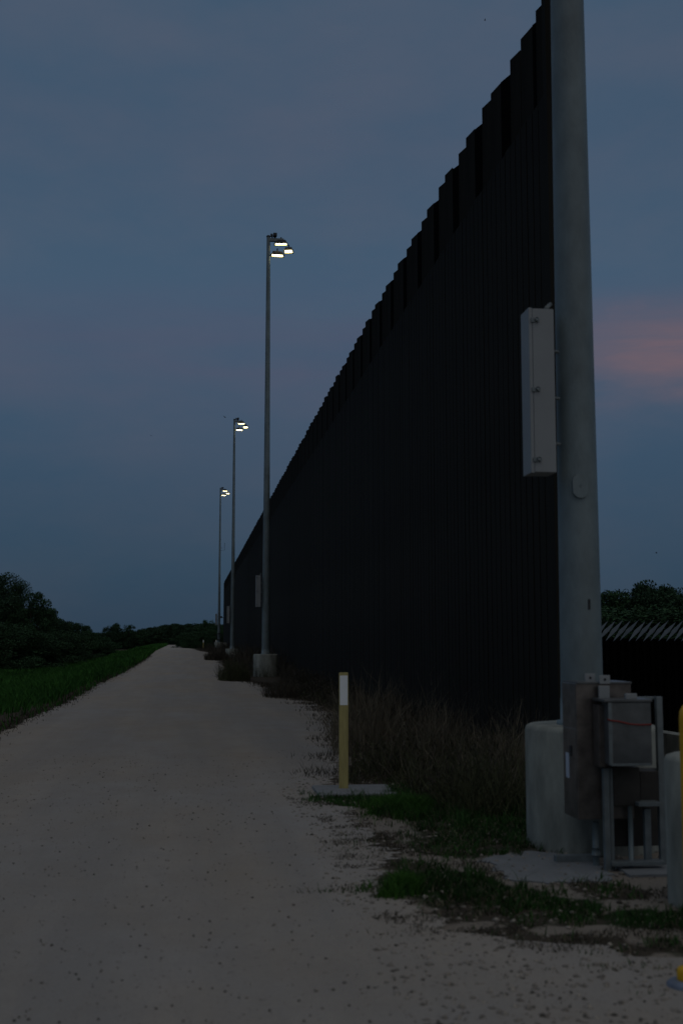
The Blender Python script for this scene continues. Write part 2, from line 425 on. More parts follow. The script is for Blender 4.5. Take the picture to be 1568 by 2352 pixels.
# ------------------------------------------------------------------ steel wall
WX, WH, W0, W1 = 4.04, 9.22, 12.9, 163.0
wall = tag(empty('border_wall', (WX, W0, 0)), 'tall dark steel bollard wall running into the distance beside the gravel road', 'wall')
SP = 1.53 / 6
def bollard_mb():
    m = MB(); a = .113; top = WH - 1.16
    vs = [(-a, -a), (a, -a), (a, a), (-a, a)]
    V = [(x, y, 0) for x, y in vs] + [(x, y, top - (.10 if x > 0 else 0)) for x, y in vs]
    return m.add(V, [(0, 1, 5, 4), (1, 2, 6, 5), (2, 3, 7, 6), (3, 0, 4, 7), (4, 5, 6, 7)])
bm_ = bollard_mb(); bme = bm_.mesh('bollard', M['rust'])
nb = int((W1 - W0) / SP)
for i in range(min(nb, 300)): obj('bollard', bme, wall, (.118 + random.uniform(-.003, .003), .2 + i * SP, random.uniform(-.03, 0)))
if nb > 300:
    V = []; F = []
    for i in range(300, nb):
        o = len(V)
        V += [(x + .118, y + .2 + i * SP, z) for x, y, z in bm_.v]; F += [tuple(k + o for k in f) for f in bm_.f]
    me = bpy.data.meshes.new('far_bollards'); me.from_pydata(V, [], F); me.materials.append(M['rust'])
    tag(obj('far_bollards', me, wall), kind='stuff')
# plates along the top: a wide one, a slot with shade in its colour, a narrow one
def plate_mb(length, dx, h0, h1=WH):
    m = MB(); t = .02
    x0, x1 = 0, dx                                   # far end proud, near end set back
    V = []
    for z in (h0, h1):
        V += [(x1, 0, z), (x1 + t, 0, z), (x0 + t, length, z), (x0, length, z)]
    # the top is cut on a slope, lower at the back
    V[5] = (V[5][0], V[5][1], h1 - .03); V[6] = (V[6][0], V[6][1], h1 - .03)
    m.add(V, [(0, 3, 2, 1), (4, 5, 6, 7), (0, 1, 5, 4), (1, 2, 6, 5), (2, 3, 7, 6), (3, 0, 4, 7)])
    return m
pa = plate_mb(.34, .055, WH - 1.28).mesh('top_plate', M['rust']); pb = plate_mb(.28, .06, WH - 1.28).mesh('top_plate', M['rust'])
pk = MB().box((.20, 0, WH - 1.4), (.215, 1.525, WH - .22)).mesh('back_plate', M['shade_black'])
sm = MB(); V = []
for z in (WH - 1.3, WH + .0): V += [(.145, -.31, z), (.165, -.31, z), (.075, 0, z), (.055, 0, z)]
sm.add(V, [(0, 3, 2, 1), (4, 5, 6, 7), (0, 1, 5, 4), (1, 2, 6, 5), (2, 3, 7, 6), (3, 0, 4, 7)])
sme = sm.mesh('recessed_plate', M['shade_black'])
y = 13.63 - W0
while y + W0 < W1 - 1.5:
    obj('top_plate', pa, wall, (0, y - .06, random.uniform(-.02, .04)))
    obj('top_plate', pb, wall, (0, y + .51, random.uniform(-.04, .02)))
    obj('back_plate', pk, wall, (0, y - .70, 0))
    obj('recessed_plate', sme, wall, (0, y - .06, 0))
    y += 1.53
obj('top_plate', pb, wall, (0, .06, 0))
MB().box((-.02, -.10, 0), (.24, .04, WH + .9)).build('end_post', M['rust'], wall)
MB().box((-.02, 0, 0), (.16, .18, WH - .1)).build('end_post', M['rust'], wall, (0, W1 - W0 - .2, 0))
MB().box((.235, .1, 0), (.247, W1 - W0, WH - 1.42)).build('backing_plate', M['shade_black'], wall)
MB().box((-.08, -.3, -.15), (.45, W1 - W0, .10)).build('footing', M['concrete'], wall)
cb = tag(empty('security_camera', (WX, W1, 0)), 'small dark camera sticking out from the far end of the steel wall', 'camera')
cz = at(513, 1418, W1).z
MB().box((-.55, -.3, cz - .1), (-.2, .1, cz + .16), .02).build('camera_body', M['dark_metal'], cb)
MB().tube([(-.25, -.1, cz), (-.02, -.1, cz - .05)], .04, 6).build('bracket', M['dark_metal'], cb)

# ------------------------------------------------------------------ light poles
POLE_H = 18.9
def make_pole(foff=0.0):
    r = empty('light_pole')
    f = MB().lathe([(.50, -.3), (.515, .0), (.515, .885), (.505, .912), (.48, .925), (0.01, .926)], 40, (foff, 0)).build('foundation', M['concrete'], r)
    prof = [(.167 - .086 * (z - .93) / 17.2, z) for z in (.99, 3, 6, 9, 12, 15, POLE_H)]
    MB().lathe(prof, 28).build('pole', M['galv'], r)
    MB().lathe([(.20, .927), (.20, .955), (.172, .96), (.170, 1.12), (.168, 1.13)], 28).build('base_collar', M['galv'], r)
    for z in (13.3, 17.3):
        rr = .167 - .086 * (z - .93) / 17.2
        MB().lathe([(rr + .001, z), (rr + .003, z + .004), (rr + .003, z + .03), (rr + .001, z + .034)], 28, cap=False).build('pole_joint', M['galv'], r)
    MB().lathe([(.09, POLE_H), (.092, POLE_H + .05), (.05, POLE_H + .08)], 16).build('cap', M['dark_metal'], r)
    # steel cabinet strapped to the side that faces the road
    cx1 = -.235; z0, z1 = 2.885, 4.20
    cab = MB().box((cx1 - .205, -.20, z0), (cx1 - .0, .02, z1), .006).build('cabinet', M['galv_box'], r)
    MB().box((cx1 - .206, -.213, z0 - .004), (cx1 - .178, .012, z1 + .004), .004).build('cabinet_edge', M['galv_box'], cab)
    MB().box((cx1 - .176, -.214, z0 + .003), (cx1 - .002, -.202, z1 - .003), .004).build('cabinet_door', M['galv_box'], cab)
    for z in (z0 + .10, (z0 + z1) / 2, z1 - .10):
        m = MB().box((cx1 - .19, -.226, z - .018), (cx1 - .150, -.215, z + .018), .003)
        m.tube([(cx1 - .148, -.216, z + .006), (cx1 - .148, -.244, z + .006)], .014, 8)
        m.box((cx1 - .142, -.232, z - .015), (cx1 - .126, -.215, z + .016))
        m.build('latch', M['strut'], cab)
    for z in (z0 + .25, z0 + .62, z0 + 1.0):
        MB().tube([(cx1 - .002, -.10, z), (cx1 + .075, -.07, z)], .014, 8).build('mounting_bolt', M['strut'], cab)
    MB().tube([(cx1 - .03, -.1, z1), (cx1 - .03, -.1, z1 + .03), (cx1 + .02, -.07, z1 + .08)], .018, 8).build('conduit_fitting', M['strut'], cab)
    # oval hand hole cover
    z = 2.79; m = MB(); vs = []; n_ = 28
    for d in (.150, .180):
        for q in range(n_):
            a = 2 * math.pi * q / n_
            lx = .062 * math.cos(a); lz = .062 * math.sin(a) + math.copysign(.034, math.sin(a))
            vs.append((lx - .035, -d, z + lz))
    m.add(vs, [tuple(range(n_, 2 * n_))] + [(q, (q + 1) % n_, n_ + (q + 1) % n_, n_ + q) for q in range(n_)])
    m.tube([(-.035, -.178, z), (-.035, -.186, z)], .009, 8)
    m.build('hand_hole_cover', M['galv'], r)
    MB().box((.01, -.166, 1.82), (.028, -.158, 1.90)).build('ground_lug', M['dark_metal'], r)
    # arm, floodlights and cameras
    t = POLE_H
    MB().box((-.02, -.07, t - .19), (.66, .07, t - .05), .01).build('arm', M['strut'], r)
    def flood(x, y, z, w, d, tilt, rz):
        o = empty('floodlight', (x, y, z), rz); o.parent = r; o.rotation_euler = (tilt, 0, rz)
        m = MB()
        a, b = w / 2, d / 2
        V = [(-a, -b, 0), (a, -b, 0), (a, b, 0), (-a, b, 0), (-a * .72, -b * .55, .17), (a * .72, -b * .55, .17), (a * .72, b * .7, .17), (-a * .72, b * .7, .17)]
        m.add(V, [(4, 5, 6, 7), (0, 1, 5, 4), (1, 2, 6, 5), (2, 3, 7, 6), (3, 0, 4, 7)])
        e = .015
        for s_ in (-1, 1): m.box((s_ * a - e, -b, -.05), (s_ * a + e, b, .02))
        m.box((-a, b - e, -.05), (a, b + e, .02))
        m.build('housing', M['dark_metal'], o)
        MB().box((-a + .045, -b + .03, -.010), (a - .045, b - .04, -.001)).build('lamp_glass', M['lamp'], o)
        MB().box((-a + .016, b - .030, -.045), (a - .016, b - .017, -.001)).build('reflector', M['reflector'], o)
        MB().tube([(0, 0, .16), (0, 0, .30)], .03, 8).build('mounting_stem', M['dark_metal'], o)
    flood(.54, -.05, t - .30, .56, .18, math.radians(-3), math.radians(-10))
    flood(.88, .10, t - .56, .40, .22, math.radians(-14), math.radians(-14))
    flood(.39, -.02, t - .80, .56, .19, math.radians(-2), math.radians(6))
    MB().tube([(.16, 0, t - .05), (.16, 0, t + .12)], .03, 8).build('camera_mount', M['dark_metal'], r)
    MB().box((.20, -.16, t + .03), (.36, .10, t + .16), .01).tube([(.28, 0, t - .06), (.28, 0, t + .05)], .04, 8).build('surveillance_camera', M['dark_metal'], r)
    MB().box((.09, -.06, t + .03), (.17, .05, t + .15), .01).build('photocell', M['dark_metal'], r)
    return r
P = [(3.035, 9.05), (2.99, 49.5), (2.97, 92.0), (2.90, 138.0)]
plabels = ['big galvanised light pole nearest the camera, rising out of the picture beside the meter cabinets',
           'lit floodlight pole, tallest of the three seen whole, on a round concrete foundation',
           'lit floodlight pole standing second of the three in the distance, beside the wall',
           'farthest and smallest floodlight pole, with a black cable coil near its foot']
p0 = make_pole(.07); p0.location = (*P[0], 0)
tag(p0, plabels[0], 'light pole', 'floodlight poles along the wall')
p1 = make_pole(0); p1.location = (*P[1], 0); tag(p1, plabels[1], 'light pole', 'floodlight poles along the wall')
for (x, y), lb in zip(P[2:], plabels[2:]):
    c = copy_tree(p1); c.location = (x, y, -.16); c['label'] = lb
    last = c
last.location.z = .18; last.rotation_euler.z = .1
# black coil of cable hung on the last pole
m = MB()
for q in range(3):
    m.tube([(.34 * math.cos(a / 16 * math.tau), -.25 - q * .03, 1.55 + .38 * math.sin(a / 16 * math.tau)) for a in range(17)], .05, 6)
m.build('cable_coil', M['dark_metal'], last)
MB().tube([(.14, 0, 11.6), (.55, 0, 11.6), (.55, 0, 12.5)], .02, 6).tube([(.1, 0, 11.9), (.3, 0, 11.9)], .02, 6).build('whip_antenna', M['dark_metal'], last)
MB().lathe([(.22, .1), (.26, .4), (.24, .9), (.14, 1.05)], 14, (P[3][0] + .75, P[3][1] + .2)).build('barrel', M['concrete'])
tag(bpy.data.objects['barrel'], 'small pale stub beside the foot of the farthest floodlight pole', 'stub')

# ------------------------------------------------------------------ marker posts
def make_marker():
    r = empty('marker_post')
    MB().box((-.048, -.018, -.1), (.048, .018, 1.235), .004).build('post', M['mark_yellow'], r)
    MB().box((-.041, -.0215, .895), (.041, -.0185, 1.205)).build('white_reflector', M['mark_white'], r)
    for s_ in (-1, 1): MB().box((s_ * .042 - .004, -.0225, 0), (s_ * .042 + .004, -.0182, .89)).build('rib', M['mark_yellow'], r)
    return r
mk = make_marker(); q = ground_at(784, 1813); mk.location = (q.x, 12.45, .0); mk.rotation_euler.z = -.05
tag(mk, 'yellow marker post with white top standing on a small concrete pad', 'marker post', 'yellow and white marker posts')
for (px, py, lb) in ((467, 1490, 'distant white-topped marker post farther left by the green bushes'), (496.5, 1491, 'distant white-topped marker post just left of the farthest pole')):
    c = copy_tree(mk); q = ground_at(px, py); c.location = (q.x, q.y, 0); c['label'] = lb; c.scale = (1.3, 1.3, 1.05)
pad = MB(); pad.box((1.27, 11.98, -.1), (2.08, 12.74, .035), .012).build('marker_pad', M['slab'])
tag(bpy.data.objects['marker_pad'], 'small square concrete pad under the near yellow marker post', 'concrete pad')

# ------------------------------------------------------------------ equipment rack in front of the near pole
rack = tag(empty('meter_rack', (3.0, 8.2, 0)), 'stainless electrical cabinets on a steel strut frame before the near pole foundation', 'meter rack')
RL = Vector((3.0, 8.2, 0))
def rb(name, x0, x1, y0, y1, Y0, Y1, mt, bev=.006, parent=rack):
    """a box whose front face spans these picture columns/rows at distance Y0, Y1 is its back"""
    a = at(x0, y1, Y0); b = at(x1, y0, Y0)
    return MB().box((a.x - RL.x, Y0 - RL.y, max(a.z, -.05)), (b.x - RL.x, Y1 - RL.y, b.z), bev).build(name, mt, parent)
cabA = rb('tall_cabinet', 1327, 1448, 1569, 1883, 8.12, 8.43, M['stainless_worn'])
rb('cabinet_lid', 1325, 1450, 1566, 1571, 8.10, 8.44, M['stainless'], .002, cabA)
a0 = at(1327, 1569, 8.12)
ax = a0.x - RL.x
MB().box((ax - .024, -.07, at(0, 1870, 8.2).z), (ax - .002, .19, at(0, 1686, 8.2).z), .003).build('side_panel', M['stainless_worn'], cabA)
MB().box((ax - .030, .02, at(0, 1754, 8.2).z), (ax - .0245, .065, at(0, 1729, 8.2).z)).build('lock_hole', M['dark_metal'], cabA)
MB().box((ax - .029, .08, at(0, 1806, 8.3).z), (ax - .0245, .15, at(0, 1745, 8.3).z)).build('label_plate', M['label'], cabA)
MB().box((ax - .012, .0, at(0, 1684, 8.25).z), (ax - .001, .03, at(0, 1650, 8.25).z)).build('hinge', M['label'], cabA)
MB().tube([(ax - .02, -.03, at(0, 1588, 8.2).z), (ax + .0, -.03, at(0, 1588, 8.2).z)], .012, 8).build('knob', M['stainless'], cabA)
def bracket(x0, x1, y0, y1, Y):
    o = rb('mounting_tab', x0, x1, y0, y1, Y, Y + .012, M['galv_box'], .003)
    c_ = at((x0 + x1) / 2, (y0 + y1) / 2, Y)
    MB().tube([(c_.x - RL.x, Y - RL.y - .003, c_.z), (c_.x - RL.x, Y - RL.y + .002, c_.z)], .009, 12).build('bolt_hole', M['dark_metal'], o)
bracket(1343, 1366, 1547, 1567, 8.14)
bracket(1376, 1400, 1551, 1571, 8.08)
rb('strap', 1375, 1399, 1575, 1606, 8.06, 8.08, M['galv_box'], .003)
meter = rb('meter_box', 1402, 1494, 1612, 1759, 7.86, 8.03, M['stainless'], .008)
rb('meter_box_lid', 1386, 1497, 1606, 1613, 7.85, 8.10, M['stainless'], .003, meter)
rb('meter_box_flange', 1399, 1404, 1614, 1758, 7.852, 7.858, M['strut'], .001, meter)
rb('meter_box_flange', 1404, 1494, 1753, 1760, 7.848, 7.858, M['strut'], .001, meter)
rb('door_plate', 1376, 1386, 1619, 1762, 7.98, 8.10, M['stainless_worn'], .002)
rb('shade_box', 1409, 1468, 1762, 1852, 8.06, 8.22, M['rack_shade'])  # this box and the next are added, dark for shade under the meter
rb('shade_box', 1470, 1511, 1770, 1850, 8.12, 8.25, M['rack_shade'])
rb('shade_panel', 1404, 1512, 1765, 1945, 8.33, 8.38, M['rack_shade'])  # added dark sheet in place of the shaded foundation
rb('lid_clamp', 1436, 1462, 1593, 1606, 7.90, 7.93, M['galv_box'], .003)
# thin red tube across the meter box
pts = []
for x_, y_ in ((1394, 1652), (1402, 1655), (1420, 1657), (1445, 1663), (1470, 1665), (1495, 1664)):
    v = at(x_, y_, 7.846); pts.append((v.x - RL.x, v.y - RL.y, v.z))
MB().tube(pts, .006, 6).build('red_line', M['red'], rack)
def post(name, x, w, y0, Y, mt='strut', ybot=None):
    t_ = at(x, y0, Y); b_ = at(x, ybot, Y).z if ybot else -.05
    MB().box((t_.x - RL.x - w / 2, Y - RL.y, b_), (t_.x - RL.x + w / 2, Y - RL.y + .041, t_.z), .003).build(name, M[mt], rack)
post('strut_post', 1391, .040, 1765, 8.02); post('strut_post', 1402, .026, 1765, 8.05)
post('strut_post', 1513, .045, 1600, 8.12); post('strut_post', 1486, .046, 1858, 8.10)
post('strut_post', 1448, .03, 1852, 8.30)
rb('cross_strut', 1448, 1520, 1600, 1607, 8.165, 8.205, M['strut'], .003)
rb('shelf', 1466, 1518, 1843, 1853, 7.99, 8.12, M['strut'], .002)
rb('base_rail', 1404, 1527, 1978, 1990, 7.99, 8.06, M['strut'], .003)
v = at(1366, 1888, 8.2)
MB().tube([(v.x - RL.x, 0, v.z), (v.x - RL.x, 0, .12)], .023, 12).tube([(v.x - RL.x, 0, .13), (v.x - RL.x, 0, .08)], .03, 12).tube([(v.x - RL.x, 0, .08), (v.x - RL.x, 0, -.05)], .023, 12).build('conduit', M['galv'], rack)
v = at(1486, 1862, 8.06)
MB().tube([(v.x - RL.x - .12, -.12, at(0, 1860, 8.08).z), (v.x - RL.x - .12, -.12, .02)], .016, 10).build('conduit', M['galv'], rack)
a_ = ground_at(1291, 1962)
MB().box((-.42, .14, .0), (-.13, .20, .055), .004).build('floor_channel', M['strut'], rack)

def poly_slab(name, pts, top, mt, label, cat):
    m = MB(); n_ = len(pts)
    m.add([(x, y, -.08) for x, y in pts] + [(x, y, top) for x, y in pts], [tuple(range(n_, 2 * n_))] + [(q, (q + 1) % n_, n_ + (q + 1) % n_, n_ + q) for q in range(n_)])
    o = m.build(name, mt); tag(o, label, cat); return o
def ragged(pts, amp=.015, step=.06):
    o = []
    for (a, b), (c, d) in zip(pts, pts[1:] + pts[:1]):
        n_ = max(1, int(math.hypot(c - a, d - b) / step))
        for k in range(n_):
            t = k / n_; x = a + (c - a) * t; y = b + (d - b) * t
            o.append((x + amp * noise.noise(Vector((x * 9, y * 9, 0))), y + amp * noise.noise(Vector((x * 9, y * 9, 5)))))
    return o
poly_slab('concrete_apron', ragged([(2.12, 7.72), (2.50, 7.66), (2.80, 7.78), (2.86, 8.05), (2.82, 8.32), (2.74, 8.64), (2.60, 8.80), (2.33, 8.76), (2.06, 8.55)], .10), .009, M['slab'],
          'dusty grey concrete slab on the ground left of the equipment rack', 'concrete slab')
poly_slab('rack_footing', ragged([(2.92, 7.80), (3.75, 7.80), (3.75, 8.34), (2.95, 8.34)], .02), .018, M['slab'],
          'flat concrete footing under the steel strut frame of the cabinets', 'concrete slab')

# concrete column and yellow bollard at the right edge of the picture
cc = ground_at(1526, 2090); col_r = .33
tag(MB().lathe([(col_r, -.2), (col_r, .855), (col_r - .012, .878), (col_r - .05, .89), (.01, .895)], 40, (cc.x + col_r + .085, cc.y + .10)).build('concrete_column', M['concrete']),
    'thick round concrete stub cut by the right picture edge, behind the yellow bollard', 'concrete stub')
yb = at(1560, 1640, 6.2); R_ = .085
tag(MB().lathe([(R_, -.2), (R_, 1.16), (R_ * .95, 1.20), (R_ * .75, 1.232), (R_ * .4, 1.248), (.004, 1.252)], 24, (yb.x + R_, 6.2)).build('yellow_bollard', M['paint_yellow']),
    'yellow pipe bollard standing at the right edge in front of the concrete stub', 'bollard')
vb = tag(empty('valve_cover', ground_at(1577, 2268)), 'low yellow cap on a bluish collar at the lower right edge', 'valve cover')
MB().lathe([(.09, -.02), (.092, .018), (.078, .03), (.05, .034)], 20).build('collar', M['collar'], vb)
MB().lathe([(.044, .025), (.046, .075), (.036, .09), (.012, .096)], 20).build('cap', M['paint_yellow'], vb)

# ------------------------------------------------------------------ parapet and lower fence past the gate opening
b0 = at(1405, 1668, 15.6); b1 = at(1700, 1740, 12.6)
pw = MB(); d_ = Vector((b1.x - b0.x, b1.y - b0.y)); d_.normalize(); nrm = Vector((-d_.y, d_.x)) * .22
V = []
for z in (-.4, .42):
    for p_ in (b0, b1): V += [(p_.x, p_.y, z), (p_.x + nrm.x, p_.y + nrm.y, z)]
pw.add([V[0], V[2], V[3], V[1], V[4], V[6], V[7], V[5]], [(4, 5, 6, 7), (0, 1, 5, 4), (1, 2, 6, 5), (2, 3, 7, 6), (3, 0, 4, 7)])
tag(pw.build('parapet', M['concrete']), 'low pale concrete kerb wall between the cabinets and the dark fence behind', 'low wall')
fc = at(1383, 1423, 27.5); f0 = at(1300, 1423, 27.7); FD = Vector((_R.x, _R.y, 0)).normalized()
fence = tag(empty('slatted_fence', (f0.x, f0.y, 0)), 'low black steel fence with slanting pale tops behind the near pole at the right', 'fence')
fence.rotation_euler.z = math.atan2(FD.y, FD.x)
TOP = at(1470, 1424, 27.0).z
fb = MB(); a = .092
fb.add([(x, y, z) for z in (-2.6, TOP - .48) for x, y in ((0, -a), (a, 0), (0, a), (-a, 0))], [(0, 1, 5, 4), (1, 2, 6, 5), (2, 3, 7, 6), (3, 0, 4, 7), (4, 5, 6, 7)])
fbm = fb.mesh('bollard', M['shade_black'])
lz = MB(); z0 = -.25
pts = [(-.02, .0, z0), (.175, .13, z0 + .27), (.50, .30, z0 + .50), (.30, .17, z0 + .24)]
lz.add(pts + [(x, y + .012, z - .012) for x, y, z in pts], [(0, 3, 2, 1), (4, 5, 6, 7), (0, 1, 5, 4), (1, 2, 6, 5), (2, 3, 7, 6), (3, 0, 4, 7)])
lzm = lz.mesh('slanted_top', M['cut_steel'])
for i in range(46):
    obj('bollard', fbm, fence, (i * .183, 0, 0))
    obj('slanted_top', lzm, fence, (i * .183, -.12, TOP - .25 + random.uniform(-.012, .012)), (random.uniform(-.12, .12), random.uniform(-.04, .04), 0))
MB().box((-.2, .10, -2.6), (8.5, .13, TOP - .44)).build('backing_plate', M['shade_black'], fence)

# ------------------------------------------------------------------ grass, weeds, stones
def blades(pos, h, w, lean=.5, mat_=None, name='grass', kind='stuff', seg=2, label=None, cat=None):
    n_ = len(pos); pos = np.asarray(pos, dtype=np.float32)
    a = RNG.uniform(0, 2 * np.pi, n_); b = RNG.uniform(0, 2 * np.pi, n_)
    h = h * RNG.uniform(.55, 1.25, n_); w = w * RNG.uniform(.6, 1.3, n_)
    side = np.stack([np.cos(a), np.sin(a), np.zeros(n_)], 1); ld = np.stack([np.cos(b), np.sin(b), np.zeros(n_)], 1)
    ln = (RNG.uniform(.1, 1, n_) * lean * h)[:, None]
    up = np.array([0, 0, 1])
    base0 = pos - side * w[:, None] / 2; base1 = pos + side * w[:, None] / 2
    mid = pos + up * (h * .6)[:, None] + ld * ln * .35
    m0 = mid - side * w[:, None] * .35; m1 = mid + side * w[:, None] * .35
    tip = pos + up * h[:, None] + ld * ln
    V = np.stack([base0, base1, m0, m1, tip], 1).reshape(-1, 3)
    o = (np.arange(n_) * 5)[:, None]
    F = np.concatenate([o + [0, 1, 3], o + [0, 3, 2], o + [2, 3, 4]], 0)
    ob = obj(name, np_mesh(name, V, F, mat_)); tag(ob, label, cat, kind=kind); return ob

# levee grass on the left bank
pos = []; hs = []
def dens(y): return min(1, (26 / y) ** 1.5)
cnt = 0
while len(pos) < 160000:
    y = 5 + 242 * random.random() ** 1.8
    l = -3.05 - 13 * random.random() ** 1.3 * (1 if y < 60 else 1.6)
    x = l + shift(y)
    e = interp(ROAD_L, y)
    if x > e + .05: continue
    if x > e - .4 - .9 * (1 - smooth(18, 30, y)) + .3 * noise.noise(Vector((0, y * .8, 0))) and random.random() < .9: continue
    pos.append((x, y, gz(x, y) - .01)); hs.append(.10 + .10 * (noise.noise(Vector((x * .5, y * .25, 0))) + .5) + min(.35, .0022 * y) + .1 * smooth(.3, 2.5, e - x))
blades(pos, np.array(hs), .006 + .0007 * np.array([p[1] for p in pos]), .9, M['grass_far'], 'levee_grass')
# dry fringe along the left road edge
pos = []
while len(pos) < 9000:
    y = 17 + 90 * random.random() ** 1.8; e = interp(ROAD_L, y)
    x = e + random.gauss(-.14, .18) + .1 * noise.noise(Vector((0, y * 2, 0)))
    pos.append((x, y, gz(x, y)))
blades(pos, .05, .004 + .00045 * np.array([p[1] for p in pos]), 1.2, M['brush'], 'dry_fringe')
pos = []
while len(pos) < 9000:
    y = 13.5 + 70 * random.random() ** 1.2; e = interp(ROAD_R, y)
    q_ = noise.noise(Vector((0, y * 1.1, 7))) + .5 * noise.noise(Vector((3, y * 3, 7)))
    x = e + random.gauss(.12, .24) - .45 * max(0, q_)
    if q_ < -.25: continue
    pos.append((x, y, gz(x, y) + .01))
blades(pos, .065, .003 + .00045 * np.array([p[1] for p in pos]), 1.6, M['brush'], 'dry_fringe')

# verge patches
gp = []; gh = []; dp = []; dh = []
for cx, cy, rx, ry, g, d, bl in PATCH:
    n_ = int(min(14000, rx * ry * math.pi * 4600 * bl)); rx *= 1.15; ry *= 1.2
    for _ in range(n_):
        r_ = random.random() ** .6 * 1.15; t_ = random.uniform(0, math.tau)
        x = cx + rx * r_ * math.cos(t_); y = cy + ry * r_ * math.sin(t_)
        c_ = noise.noise(Vector((x * 5, y * 5, 0))) + .6 * noise.noise(Vector((x * 14, y * 14, 2)))
        if c_ < (r_ - .75) * 1.1 + .06: continue
        hh = (.022 + .026 * bl * (c_ + .6)) * random.choice((.7, 1, 1, 1.6))
        if random.random() < g * .85: gp.append((x, y, 0)); gh.append(hh)
        else: dp.append((x, y, 0)); dh.append(hh * .7)
blades(gp, np.array(gh), .0075, 1.1, M['grass_dark'], 'verge_grass')
pp = []
f_ = None
while len(pp) < 15000:
    y = 5.5 + 6.8 * random.random(); x = random.uniform(interp(ROAD_R, y) - .35, 4.4)
    if noise.noise(Vector((x * 2.2, y * 4.5, 11))) + .4 * noise.noise(Vector((x * 9, y * 14, 1))) < .12: continue
    if 2.1 < x < 3.8 and 7.7 < y < 8.7: continue
    pp.append((x, y, 0))
blades(pp, .028, .006, 1.8, M['brush'], 'dead_grass')
blades(dp, np.array(dh), .006, 1.5, M['straw'], 'dead_grass')
# brighter tufts
def tuft(name, cx, cy, rx, ry, n_, h, label):
    pp = []; hh = []
    while len(pp) < n_:
        gx_, gy_ = random.gauss(0, .45), random.gauss(0, .45); x = cx + rx * gx_; y = cy + ry * gy_
        if noise.noise(Vector((x * 7, y * 7, 3))) < -.12 + .25 * math.hypot(gx_, gy_): continue
        pp.append((x, y, 0)); hh.append(h * max(.35, 1.1 - .6 * math.hypot(gx_, gy_)))
    o = blades(pp, np.array(hh), .007, 1.1, M['grass'], name, None, label=label, cat='grass tuft'); return o
q = ground_at(950, 1880)
tuft('grass_tuft', q.x, q.y + .40, .48, .60, 3400, .15, 'bright green grass tuft right of the yellow marker post pad')
q = ground_at(925, 2062)
tuft('grass_tuft', q.x, q.y + .15, .24, .22, 1100, .12, 'dark green grass tuft at the road edge nearest the camera')

def twigs(n_, area, h, w, name, mat_, lean=.55, curl=.5, seg=4, branch=2):
    V = []; F = []
    pos = [area() for _ in range(n_)]
    o = 0
    Vs = np.empty((n_ * (1 + branch), (seg + 1) * 2, 3), dtype=np.float32)
    k = 0
    for (x, y, z, sc) in pos:
        az_ = random.uniform(0, math.tau); hh = h * sc * random.uniform(.5, 1.2); le = random.uniform(.05, 1) * lean
        pts = []
        p_ = np.array([x, y, z]); d = np.array([math.cos(az_) * le, math.sin(az_) * le, 1.0]); d /= np.linalg.norm(d)
        st = hh / seg
        stem = []
        for s_ in range(seg + 1):
            stem.append((p_.copy(), d.copy())); p_ = p_ + d * st
            d = d + np.array([random.gauss(0, .22), random.gauss(0, .22), random.gauss(-.08, .12)]) * curl; d /= np.linalg.norm(d)
        def ribbon(st_, ww):
            nonlocal k
            s_az = random.uniform(0, math.tau); sd_ = np.array([math.cos(s_az), math.sin(s_az), 0])
            for i, (pp, _) in enumerate(st_):
                wd = ww * (1 - .85 * i / seg)
                Vs[k, 2 * i] = pp - sd_ * wd; Vs[k, 2 * i + 1] = pp + sd_ * wd
            k += 1
        ribbon(stem, w)
        for _ in range(branch):
            i0 = random.randint(1, seg - 1); pp, dd = stem[i0]
            d = dd + np.array([random.gauss(0, .6), random.gauss(0, .6), random.gauss(0, .3)]); d /= np.linalg.norm(d)
            st2 = []; p2 = pp.copy()
            for s_ in range(seg + 1):
                st2.append((p2.copy(), d)); p2 = p2 + d * st * .42
                d = d + np.array([random.gauss(0, .3), random.gauss(0, .3), random.gauss(.05, .15)]) * curl; d /= np.linalg.norm(d)
            ribbon(st2, w * .6)
    nv = (seg + 1) * 2
    base = (np.arange(k) * nv)[:, None]
    Fs = np.concatenate([np.concatenate([base + [2 * i, 2 * i + 1, 2 * i + 3], base + [2 * i, 2 * i + 3, 2 * i + 2]], 0) for i in range(seg)], 0)
    return obj(name, np_mesh(name, Vs[:k].reshape(-1, 3), Fs, mat_))

def strip(y0, y1, p_=1.0):
    def f():
        while True:
            y = y0 + (y1 - y0) * random.random() ** p_
            e = interp(ROAD_R, y); x = random.uniform(e + .15, 4.15)
            dn = 1.25 * noise.noise(Vector((x * 1.3, y * 1.0, 4))) + .5 * noise.noise(Vector((x * 3, y * 2.2, 9)))
            if dn < -.28 and random.random() < .7: continue
            if x < e + .55 and random.random() < .45: continue
            if abs(x / y - 2.99 / 49.5) < .0125 and 38 < y < 50.1: continue
            if abs(x - 2.9) < .75 and 85 < y < 92.6 and random.random() < .93: continue
            if x < 2.2 and y < 12.95: continue
            sc = .42 + .95 * smooth(-.35, .55, dn) ; sc *= .55 + .45 * smooth(e, e + 1.1, x)
            return (x, y, gz(x, y), sc)
    return f
tag(twigs(3900, strip(11.0, 22), .50, .0036, 'dry_weeds', M['brush'], .95, .95), kind='stuff')
tag(twigs(650, strip(10.6, 24), .74, .003, 'pale_stalks', M['straw'], .7, .8, 5, 3), kind='stuff')
tag(twigs(4200, strip(10.3, 15), .42, .0045, 'olive_weeds', M['brush_green'], .9, .9), kind='stuff')
tag(twigs(4200, strip(22, 46), .46, .007, 'dry_weeds', M['brush'], .95, .9), kind='stuff')
tag(twigs(3600, strip(46, 160, 1.5), .85, .018, 'dry_weeds', M['brush']), kind='stuff')
